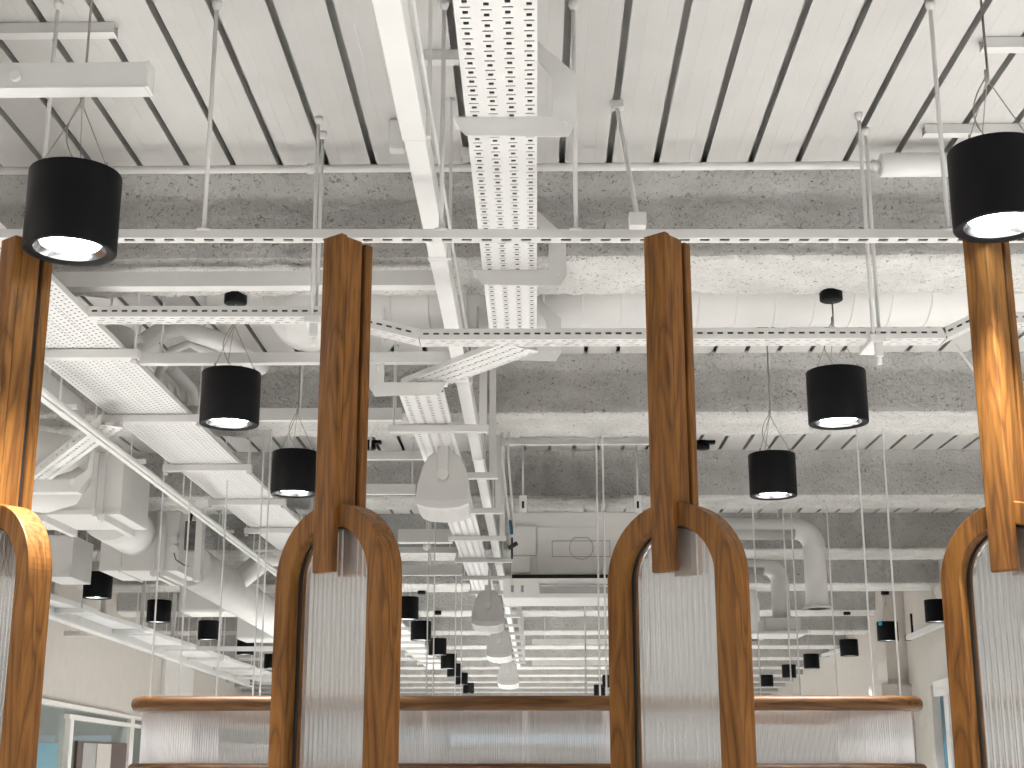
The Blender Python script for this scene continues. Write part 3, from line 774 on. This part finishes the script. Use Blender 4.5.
# vertical pipe cluster at the second beam's face
for k, (px, lab) in enumerate(((164, 'leftmost of the white vertical pipes behind the wide tray'), (175, 'white vertical pipe second from left behind the wide tray'),
                               (185, 'white vertical pipe third from left behind the wide tray'), (197.5, 'rightmost, thickest white vertical pipe behind the wide tray'))):
    x = at(px, 385, 7.2).x; Y = 7.2 - .02*k; r = (.019, .022, .021, .027)[k]; zt = Z(1.92) - .03*k
    t = thing('riser_pipe', lab, 'pipe', (x, Y, Z(1.62)))
    obj('pipe', MB().tube([(x, Y, Z(1.62)), (x, Y, zt - .08)] + arc((x, Y - .08, zt - .08), .08, 0, 90, (0,1,0), (0,0,1)) + [(x, Y - .5, zt)], r, 12), 'white', t)
    obj('collar', MB().tube([(x, Y, Z(1.75)), (x, Y, Z(1.765))], r + .004, 12), 'white', t)
# flexible insulated pipe loops under the deck
t = thing('pipe_loop', 'lagged white pipe loop under the deck, seen below the slotted tray at left', 'pipe', at(185, 345, 5.9))
c0 = at(160, 336, 6.1); c1 = at(222, 345, 6.1)
obj('lagging', MB().tube([c0 + V((-.25,.1,-.25)), c0 + V((-.12,0,-.06)), c0 + V((0,0,.02)), c0 + V((.1,0,.045)), (c0+c1)/2 + V((0,0,.04)), c1 + V((0,0,.015)), c1 + V((.06,.05,-.02)), c1 + V((.12,.3,-.02))], .042, 14), 'duct', t)
obj('inner_pipe', MB().tube([c0 + V((-.05,.1,-.2)), c0 + V((.05,.05,-.05)), c0 + V((.13,.05,-.02)), c1 + V((-.02,.05,-.05))], .02, 10), 'duct', t)
t = thing('duct_elbow', 'round white duct elbow above the wide tray at left, with dark edge', 'duct', at(130, 335, 5.6))
c = at(118, 352, 5.9)
obj('elbow', MB().tube(arc(c + V((-.02,0,-.02)), .10, 190, 20, (1,0,0), (0,0,1)), .045, 14), 'duct', t)
# gooseneck ducts at right
def goose(pxr, pyt, pxv, pyb, Y, r, label, flange=True):
    xv = at(pxv, pyb, Y).x; zt = at(pxv, pyt, Y).z; zb_ = at(pxv, pyb, Y).z; bend = r*1.75
    x0 = at(pxr, pyt, Y).x
    t = thing('bent_duct', label, 'duct', (xv, Y, zb_))
    path = [(x0, Y, zt), (xv - bend, Y, zt)] + arc((xv - bend, Y, zt - bend), bend, 90, 0, (1,0,0), (0,0,1)) + [(xv, Y, zb_)]
    obj('duct', MB().tube(path, r, 28), 'duct', t)
    obj('seam', MB().tube([(xv, Y, zt - bend), (xv, Y, zt - bend - .006)], r + .003, 28), 'duct', t)
    obj('seam', MB().tube([(xv - bend, Y, zt), (xv - bend - .006, Y, zt)], r + .003, 28), 'duct', t)
    obj('hanger', MB().tube([(xv - bend*1.8, Y, zt), (xv - bend*1.8, Y, top_z(Y))], .005, 6), 'white', t)
    if flange: obj('flange', MB().lathe([(0, zb_), (r*1.30, zb_), (r*1.30, zb_ + .012), (r*1.0, zb_ + .03)], (xv, Y, 0), 32), 'trunk', t)
    return t
goose(650, 528.5, 817.5, 609, 11.05, .086, 'nearest bent white duct, ending in a flange, right of third partition')
g2 = goose(650, 566, 781.5, 618, 13.6, .086, 'second bent white duct, dropping onto a flat white box', False)
p = at(781, 624, 13.6); a = at(764, 617.5, 13.4); b = at(802, 631, 13.4)
obj('outlet_box', MB().box(a.x, b.x, 13.4, 13.9, b.z, a.z), 'duct', g2, bevel=.02)
obj('outlet_plate', MB().box(a.x - .25, b.x + .05, 13.35, 13.95, b.z - .03, b.z), 'trunk', g2, bevel=.008)
goose(650, 590, 752, 640, 16.2, .10, 'farthest bent white duct, close against the third partition')
# ------------------------------------------------------------------ air units
# central unit with outlined cover and long grille
Yf = 9.8
a = at(512, 575, Yf); b = at(652, 527, Yf)
ac = thing('ceiling_air_unit', 'white ceiling air unit with outlined cover panel, left of third partition', 'air conditioner', ((a.x+b.x)/2, Yf, a.z))
zt = at(582, 512, Yf).z
obj('cabinet', MB().box(a.x, b.x, Yf, Yf + .55, a.z, zt), 'duct', ac, bevel=.008)
obj('cover_panel', MB().box(at(537, 550, Yf).x, b.x - .02, Yf - .008, Yf, a.z + .005, b.z), 'duct', ac, bevel=.002)
obj('control_box', MB().box(a.x - .005, at(536, 550, Yf).x, Yf - .03, Yf, at(520, 556, Yf).z, at(520, 527, Yf).z), 'duct', ac, bevel=.004)
obj('terminal_box', MB().box(a.x, at(530, 570, Yf).x, Yf - .06, Yf, a.z + .01, at(520, 557, Yf).z), 'white', ac, bevel=.004)
mb = MB()
r0, r1 = at(552, 557, Yf - .011), at(610, 540.5, Yf - .011); th = .004
for x0, x1, z0, z1 in ((r0.x, r1.x, r0.z, r0.z + th), (r0.x, r1.x, r1.z - th, r1.z), (r0.x, r0.x + th, r0.z, r1.z), (r1.x - th, r1.x, r0.z, r1.z)): mb.box(x0, x1, Yf - .011, Yf - .008, z0, z1)
cc = at(581.3, 547.5, Yf - .011); cr = .082
mb.tube([cc + V((cr*math.cos(R(q)), 0, min(cr*math.sin(R(q)), cr*.85))) for q in range(-230, 131, 10)], .0022, 5)
obj('outline_emblem', mb, 'line', ac)
g0, g1 = at(503, 598, 9.55), at(652, 578, 9.55)
gr = obj('grille_plenum', MB().box(g0.x, g1.x, 9.55, 10.1, g0.z, g1.z), 'trunk', ac, bevel=.004)
s0, s1 = at(540, 594, 9.54), at(648, 584, 9.54)
obj('grille_slot', MB().box(s0.x, s1.x, 9.54, 9.549, s0.z + .004, s1.z - .02), 'grille', gr)
obj('grille_slot', MB().box(s0.x, s1.x, 9.54, 9.549, s1.z - .004, s1.z + .002), 'grille', gr)
for px in (511, 521): 
    w0 = at(px, 592, 9.54); obj('port', MB().box(w0.x, w0.x + .018, 9.54, 9.549, w0.z, w0.z + .045), 'grille', gr)
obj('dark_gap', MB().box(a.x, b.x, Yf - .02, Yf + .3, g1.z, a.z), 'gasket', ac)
for px in (523, 637):
    x = at(px, 480, Yf).x
    obj('hanger_rod', MB().tube([(x, Yf + .0, zt - .02), (x, Yf + .0, Z(HD))], .0075, 8), 'white', ac)
    lg = obj('mount_lug', MB().box(x - .026, x + .026, Yf - .03, Yf + .02, at(px, 513, Yf).z, at(px, 496, Yf).z), 'trunk', ac, bevel=.003)
    obj('lug_slot', MB().box(x - .008, x + .008, Yf - .033, Yf - .03, at(px, 509, Yf).z, at(px, 502, Yf).z), 'gasket', lg)
# left air handling boxes and the round duct between
def fcu(px0, px1, pyt, pyb, Y, dep, label, split=None):
    a, b = at(px0, pyb, Y), at(px1, pyt, Y)
    t = thing('duct_box', label, 'duct box', ((a.x+b.x)/2, Y, a.z))
    obj('casing', MB().box(a.x, b.x, Y, Y + dep, a.z, b.z), 'duct', t, bevel=.004)
    if split:
        x = at(split, pyb, Y).x; obj('seam_flange', MB().box(x - .008, x + .008, Y - .012, Y + dep + .01, a.z - .012, b.z), 'white', t, bevel=.002)
    obj('bottom_flange', MB().box(a.x, b.x, Y - .01, Y, a.z, a.z + .03), 'white', t)
    for x in ((a.x + .4, b.x - .12) if b.x - a.x > .5 else ()):
        rl = obj('mount_rail', MB().box(x, x + .04, Y - .04, Y + dep + .02, a.z - .04, a.z), 'white', t)
        obj('rail_rod', MB().tube([(x + .02, Y - .02, a.z - .05), (x + .02, Y - .02, top_z(Y - .02))], .006, 6), 'white', rl)
    return t
fcu(-30, 125, 452, 515, 8.1, .58, 'white duct box nearest the leftmost partition, under the conduit pipe', 94)
fcu(99, 181, 511, 571, 10.7, .62, 'white duct box behind the round duct, second along the left side', 120)
fcu(40, 74, 535, 577, 10.75, .5, 'narrow white duct box beside the leftmost arch, above the tray ends')
t = thing('connecting_duct', 'stubby round white duct between the two left duct boxes', 'duct', (-2.6, 9.6, Z(1.4)))
p0, p1 = at(108, 514, 8.75), at(133, 533, 10.6)
obj('duct', MB().tube([p0, p1], .165, 32), 'duct', t)
obj('rim', MB().tube([p1 - V((0,.02,0)), p1], .172, 32), 'white', t)
t = thing('elbow_duct', 'round white duct elbow at far left beside the oak post', 'duct', at(38, 450, 7.5))
p = at(2, 452, 7.6)
obj('flange', MB().tube([p + V((.06, -.03, 0)), p + V((.075, -.03, 0))], .135, 32), 'duct', t)
obj('elbow', MB().tube(arc(p + V((.08, .2, 0)), .22, -90, 10, (1,0,0), (0,1,0)), .12, 28), 'duct', t)
t = thing('lower_elbow', 'ribbed round white duct elbow under the far left bracket', 'duct', at(45, 500, 7.9))
p = at(40, 497, 7.7)
obj('elbow', MB().tube([p + V((-.4, 0, .04)), p + V((-.1, 0, .03)), p + V((.03, 0, .01)), p + V((.12, .05, .05)), p + V((.15, .1, .14))], .10, 24), 'duct', t)
for k in range(4): obj('rib', MB().tube([p + V((-.1 + .045*k, 0, .03)), p + V((-.092 + .045*k, 0, .03))], .103, 24), 'white', t)
t = thing('long_round_duct', 'long round white duct receding behind the left duct boxes', 'duct', (-2.6, 14, Z(1.3)))
p0, p1 = at(190, 565, 11.4), at(330, 655, 21)
obj('duct', MB().tube([p0, p1], .17, 28), 'duct', t)
for Y, sx in ((13.0, 1), (15.4, 1)):
    f = (Y - p0.y)/(p1.y - p0.y); q = p0.lerp(p1, f)
    obj('branch', MB().tube([q, q + V((.35*sx, .05, .3)), q + V((.8*sx, .05, .38)), q + V((1.3*sx, .05, .38))], .10, 20), 'duct', t)
for Y in (13.5, 16.5): 
    f = (Y - p0.y)/(p1.y - p0.y); q = p0.lerp(p1, f); obj('drop_box', MB().box(q.x - .55, q.x - .1, Y, Y + .5, q.z - .16, q.z + .12), 'duct', t, bevel=.03)
for Y in (12.5, 15, 18): 
    f = (Y - p0.y)/(p1.y - p0.y); q = p0.lerp(p1, f); obj('hanger', MB().tube([q, V((q.x, q.y, top_z(q.y)))], .006, 6), 'white', t)
# electrical gear on the side of the second box
p = at(190, 535, 10.65)
t = thing('isolator_switch', 'dark grey isolator switch with black cable beside the second duct box', 'switch', p)
obj('box', MB().box(p.x - .03, p.x + .05, p.y - .05, p.y + .04, p.z - .12, p.z + .1), 'cable', t, bevel=.006)
obj('plate', MB().box(p.x + .05, p.x + .10, p.y - .04, p.y + .06, p.z - .35, p.z + .25), 'duct', t)
obj('loop_cable', MB().tube([p + V((.0,-.03,.1)), p + V((.02,-.04,.2)), p + V((.08,-.04,.24)), p + V((.16,0,.25))], .014, 8), 'black', t)
p = at(174.5, 544, 10.665)
t = thing('double_socket', 'small white twin socket on the front of the second duct box', 'socket', p)
obj('cup', MB().tube([p + V((0,.02,.03)), p + V((0,-.03,.03))], .028, 16), 'trunk', t); obj('cup', MB().tube([p + V((0,.02,-.04)), p + V((0,-.03,-.04))], .03, 16), 'trunk', t)
obj('lead', MB().tube([p + V((0,-.01,-.06)), p + V((.02,-.01,-.12)), p + V((.08,-.01,-.16)), p + V((.12, 0, -.17))], .005, 6), 'cable', t)
# slanted branch tray and its bracket
br = thing('branch_tray', 'slanting perforated white branch tray at left below the conduit', 'cable tray', at_h(80, 450, 1.44))
a, b = at_h(112, 426, 1.44), at_h(40, 480, 1.44)
b += (b - a)*.2
u = (b - a).normalized(); L = (b - a).length; v = V((u.y, -u.x, 0)); 
mb = MB(); mb.perf(a - v*.05, u, v, L, .10, [(.02, .034, slots(L, .06, .03, .02, .034, .02)), (.064, .078, slots(L, .06, .03, .064, .078, .04))])
mb.perf(a + v*.05, u, V((0,0,1)), L, .05, [(.018, .03, slots(L, .12, .03, .018, .03, .03))]); mb.perf(a - v*.05, u, V((0,0,1)), L, .05, [(.018, .03, slots(L, .12, .03, .018, .03, .03))])
obj('perforated_sheet', mb, 'trunk', br, solid=.0014)
p0 = at(28, 492, 7.2); p1 = at(78, 492, 7.2); z1 = at(50, 480, 7.2).z
bk_ = thing('bent_bracket', 'bent flat white bracket under the branch tray beside the left oak post', 'bracket', p1)
p2 = at(93, 473, 7.2)
obj('plate', MB().prism([(0, 0), (p1.x - p0.x, 0), (p2.x - p0.x, p2.z - p0.z), (p2.x - p0.x, p2.z - p0.z + .12), (p2.x - p0.x - .02, p2.z - p0.z + .12), (p2.x - p0.x - .03, p2.z - p0.z + .02), (p1.x - p0.x - .03, .065), (0, .065)], p0, (1,0,0), (0,0,1), (0,.006,0)), 'white', bk_)
obj('shelf', MB().box(p0.x, p1.x, 7.206, 7.28, p0.z, p0.z + .005), 'trunk', bk_)
obj('knock_out', MB().tube([at(73, 482, 7.198), at(73, 482, 7.204)], .018, 16), 'trunk', bk_)
obj('hanger', MB().tube([(p2.x - .01, 7.21, p2.z), (p2.x - .01, 7.21, top_z(7.21))], .006, 6), 'white', bk_)
# upper square channel left of the wide tray
t = thing('side_trunking', 'flat white trunking above the conduit at left, stopping at a tray arm', 'trunking', at_h(50, 395, 1.52))
a, b = at_h(30, 376, 1.53), at_h(76, 412, 1.53); d_ = (b - a).normalized()
a -= d_*1.2
obj('body', MB().obox((a+b)/2, d_*(b-a).length/2, (.045,0,0), (0,0,.04)), 'white', t, bevel=.003)
obj('hanger', MB().tube([b - d_*.4, V(((b - d_*.4).x, (b - d_*.4).y, top_z((b - d_*.4).y)))], .006, 6), 'white', t)
# ------------------------------------------------------------------ speakers under the perforated tray
def make_speaker(s=1.0):
    root = thing('wedge_speaker', 'x', 'speaker', (0,0,0), 0, 'white wedge speakers')
    prof = [(-.128, 0), (-.135, .03), (-.128, .10), (-.105, .19), (-.075, .245), (-.045, .268), (.045, .268), (.075, .245), (.105, .19), (.128, .10), (.135, .03), (.128, 0), (.08, -.018), (0, -.024), (-.08, -.018)]
    mb = MB(); n = len(prof); rings = []
    for y, k, dz in ((0, .97, 0), (.008, 1, 0), (.10, .98, -.03), (.15, .90, -.05), (.17, .8, -.05)):
        rings.append([mb.bm.verts.new((p*k, y, (q - .12)*k + .12 + dz)) for p, q in prof])
    for a, b in zip(rings, rings[1:]):
        for i in range(n): mb.bm.faces.new((a[i], a[(i+1) % n], b[(i+1) % n], b[i]))
    mb.bm.faces.new(rings[0][::-1]); mb.bm.faces.new(rings[-1])
    obj('cabinet', mb, 'white', root, bevel=.006)
    obj('grille_rim', MB().prism([(-.13, -.004), (-.131, .022), (0, .012), (.131, .022), (.13, -.004), (.08, -.024), (0, -.03), (-.08, -.024)], (0, -.006, 0), (1,0,0), (0,0,1), (0,.09,0)), 'trunk', root, bevel=.004)
    obj('bracket', MB().box(-.026, .026, -.022, -.012, .14, .30).box(-.026, .026, -.022, .05, .30, .306), 'white', root, bevel=.002)
    obj('knob', MB().tube([(0, 0, .14), (0, -.026, .14)], .028, 20), 'trunk', root)
    return root
sp = make_speaker()
for k, (px, py, Y, lab) in enumerate(((442.5, 503, 6.85, 'nearest and largest white wedge speaker, left of the trunking, under the tray'),
                                      (487.5, 623, 11.5, 'second white wedge speaker, just left of the air unit grille'),
                                      (499, 655, 14.6, 'third white wedge speaker down the receding row'),
                                      (508, 683, 17.6, 'farthest white wedge speaker, just above the booth rail'))):
    r = sp if k == 0 else copy_tree(sp)
    r.location = at(px, py, Y); r['label'] = lab; r.rotation_euler.z = R(-4)
    r.rotation_euler.x = R(-6)
    WL[r.name] = V((0,0,0))
    zt = Z(HL) - r.location.z
    obj('drop_rod', MB().box(-.012, .012, .09, .114, .10, zt + .012), 'white', r)
# hanging cable loops right of the trunking
p = at(506, 460, 8.0)
t = thing('cable_loop', 'hanging white cable loop with a blue tip right of the trunking', 'cable', p)
q = at(512, 538, 8.0)
obj('loop', MB().tube([p + V((-.025,0,.28)), p + V((-.02,0,0)), q + V((-.01,0,.05)), q + V((.005,0,.02)), q + V((.012,0,.06)), p + V((.012,0,.02)), p + V((.014, 0, .28))], .006, 8), 'trunk', t)
obj('blue_tip', MB().tube([q + V((-.002,-.004,.02)), q + V((-.01,-.004,.10))], .010, 8), 'bluef', t)
obj('black_plug', MB().tube([q + V((-.02,-.01,-.06)), q + V((.03,-.01,-.03))], .012, 8).tube([q + V((.0,-.01,-.12)), q + V((.0,-.01,.0))], .006, 6), 'gasket', t)
# rods and lower fitting left of the speakers
p = at(427, 545, 11.2)
t = thing('pipe_fitting', 'round white fitting on a rod left of the perforated tray', 'fitting', p)
obj('fitting', MB().tube([p + V((-.03,0,0)), p + V((.03,0,0))], .03, 14).tube([p + V((0,0,-.04)), p + V((0,0,.05))], .02, 12), 'trunk', t)
obj('rod', MB().tube([p, V((p.x, p.y, top_z(p.y)))], .012, 8), 'white', t)
# ------------------------------------------------------------------ tray and channel along the left wall
lt = thing('wall_side_tray', 'wide flat white tray stepping away along the left wall', 'cable tray', (-4.0, 14, Z(1.2)))
HLW = 1.20
for k in range(7):
    y0 = 10.6 + 2.1*k; x = -4.12 - .05*k
    obj('tray_length', MB().box(x - .27, x + .25, y0, y0 + 2.0, Z(HLW) + .004*(k % 2), Z(HLW) + .05), 'trunk', lt, bevel=.004)
    arm = obj('support_arm', MB().box(x - .33, x + .31, y0 + 1.4, y0 + 1.44, Z(HLW) - .04, Z(HLW)), 'white', lt)
    for xx in (-.31, .29): obj('arm_rod', MB().tube([(x + xx, y0 + 1.42, Z(HLW) - .04), (x + xx, y0 + 1.42, top_z(y0 + 1.42))], .008, 6), 'white', arm)
wc = thing('wall_channel', 'long white channel with uprights beside the left wall tray', 'channel', (-4.6, 14, Z(1.15)))
a, b = at_h(20, 600, 1.17), at_h(248, 683, 1.17)
d_ = (b - a).normalized()
obj('channel', MB().obox((a+b)/2, d_*(b-a).length/2, (.03,0,0), (0,0,.06)), 'white', wc)
obj('lower_lip', MB().obox((a+b)/2 + V((.05,0,-.06)), d_*(b-a).length/2, (.03,0,0), (0,0,.008)), 'trunk', wc)
for k in range(7):
    p = a + d_*((b-a).length*(k + .5)/7.3); obj('upright', MB().box(p.x - .02, p.x + .02, p.y - .02, p.y + .02, p.z, top_z(p.y)), 'white', wc)
cross(136, 277, 646.5, 651, 16.8, 'thin white bar crossing the far left pendants', name='cross_bar', rods=(165, 262))
cross(60, 92, 631, 636, 15.2, 'short white bar against the left wall under the tray', name='cross_bar', rods=(70,))
# ------------------------------------------------------------------ right wall tracks
for (x0, y0, x1, y1, lab) in ((908, 638, 945, 622, 'white curtain track on the right wall, left of the rightmost partition'),
                              (806, 660, 852, 647, 'farther curtain track on the right wall behind the small pendants')):
    a = at_plane(x0, y0, WRp + WRn*.12, WRn); b = at_plane(x1, y1, WRp + WRn*.12, WRn); d_ = (b - a).normalized()
    t = thing('wall_track', lab, 'track', a)
    obj('track', MB().obox((a+b)/2, d_*(b-a).length/2, WRn*.03, (0,0,.028)), 'trunk', t, bevel=.004)
    obj('end_cap', MB().obox(a, d_*.02, WRn*.034, (0,0,.034)), 'black', t)
    obj('wall_arm', MB().obox(a + d_*.35 + V((0,0,.02)) - WRn*.06, d_*.015, WRn*.07, (0,0,.012)).obox(a + d_*.35 + V((0,0,.14)), d_*.015, WRn*.012, (0,0,.12)), 'black', t)
# ------------------------------------------------------------------ light
wd = bpy.data.worlds.new('world'); bpy.context.scene.world = wd; wd.use_nodes = True
bg = wd.node_tree.nodes['Background']; bg.inputs[0].default_value = (1, 1, 1, 1); bg.inputs[1].default_value = .15
def area(name, loc, rot, sx, sy, e, col=(1,1,1)):
    l = bpy.data.lights.new(name, 'AREA'); l.shape = 'RECTANGLE'; l.size = sx; l.size_y = sy; l.energy = e; l.color = col
    o = bpy.data.objects.new(name, l); C.objects.link(o); o.location = loc; o.rotation_euler = rot; return o
area('window_daylight', (3.6, 1.2, 1.7), (R(90), 0, R(90)), 3.0, 2.2, 45, (1.0, .97, .92))
back_fill_d = far_d.copy(); back_fill_d.energy = 180; back_fill_d.spot_size = R(130)
near_fill_d = far_d.copy(); near_fill_d.energy = 720; near_fill_d.spot_size = R(130)
for x in (-3.6, -1.2, 1.2, 3.6):          # added unseen fill spots, no fixtures, as if the pendant rows carried on
    for y in (.2, -2.2):
        o = bpy.data.objects.new('pendant_or_fill_beam', near_fill_d); C.objects.link(o); o.location = (x, y, Z(1.25)); o.data = back_fill_d
for x in (-3.6, 3.6):  # more added fill spots without fixtures, beside the view
    for y in (2.6, 5.2, 7.6):
        o = bpy.data.objects.new('pendant_or_fill_beam', near_fill_d); C.objects.link(o); o.location = (x * (1 if y > 3 else .9), y, Z(1.25))
for y in (34, 40, 47):  # fixtureless spots added to brighten the far end
    for x in (-3.5, 0, 3.5):
        o = bpy.data.objects.new('pendant_or_fill_beam', far_d); C.objects.link(o); o.location = (x, y, Z(1.25))
vs = bpy.context.scene.view_settings
vs.view_transform = 'Standard'; vs.look = 'None'; vs.gamma = 1; vs.use_curve_mapping = False; vs.exposure = -0.08
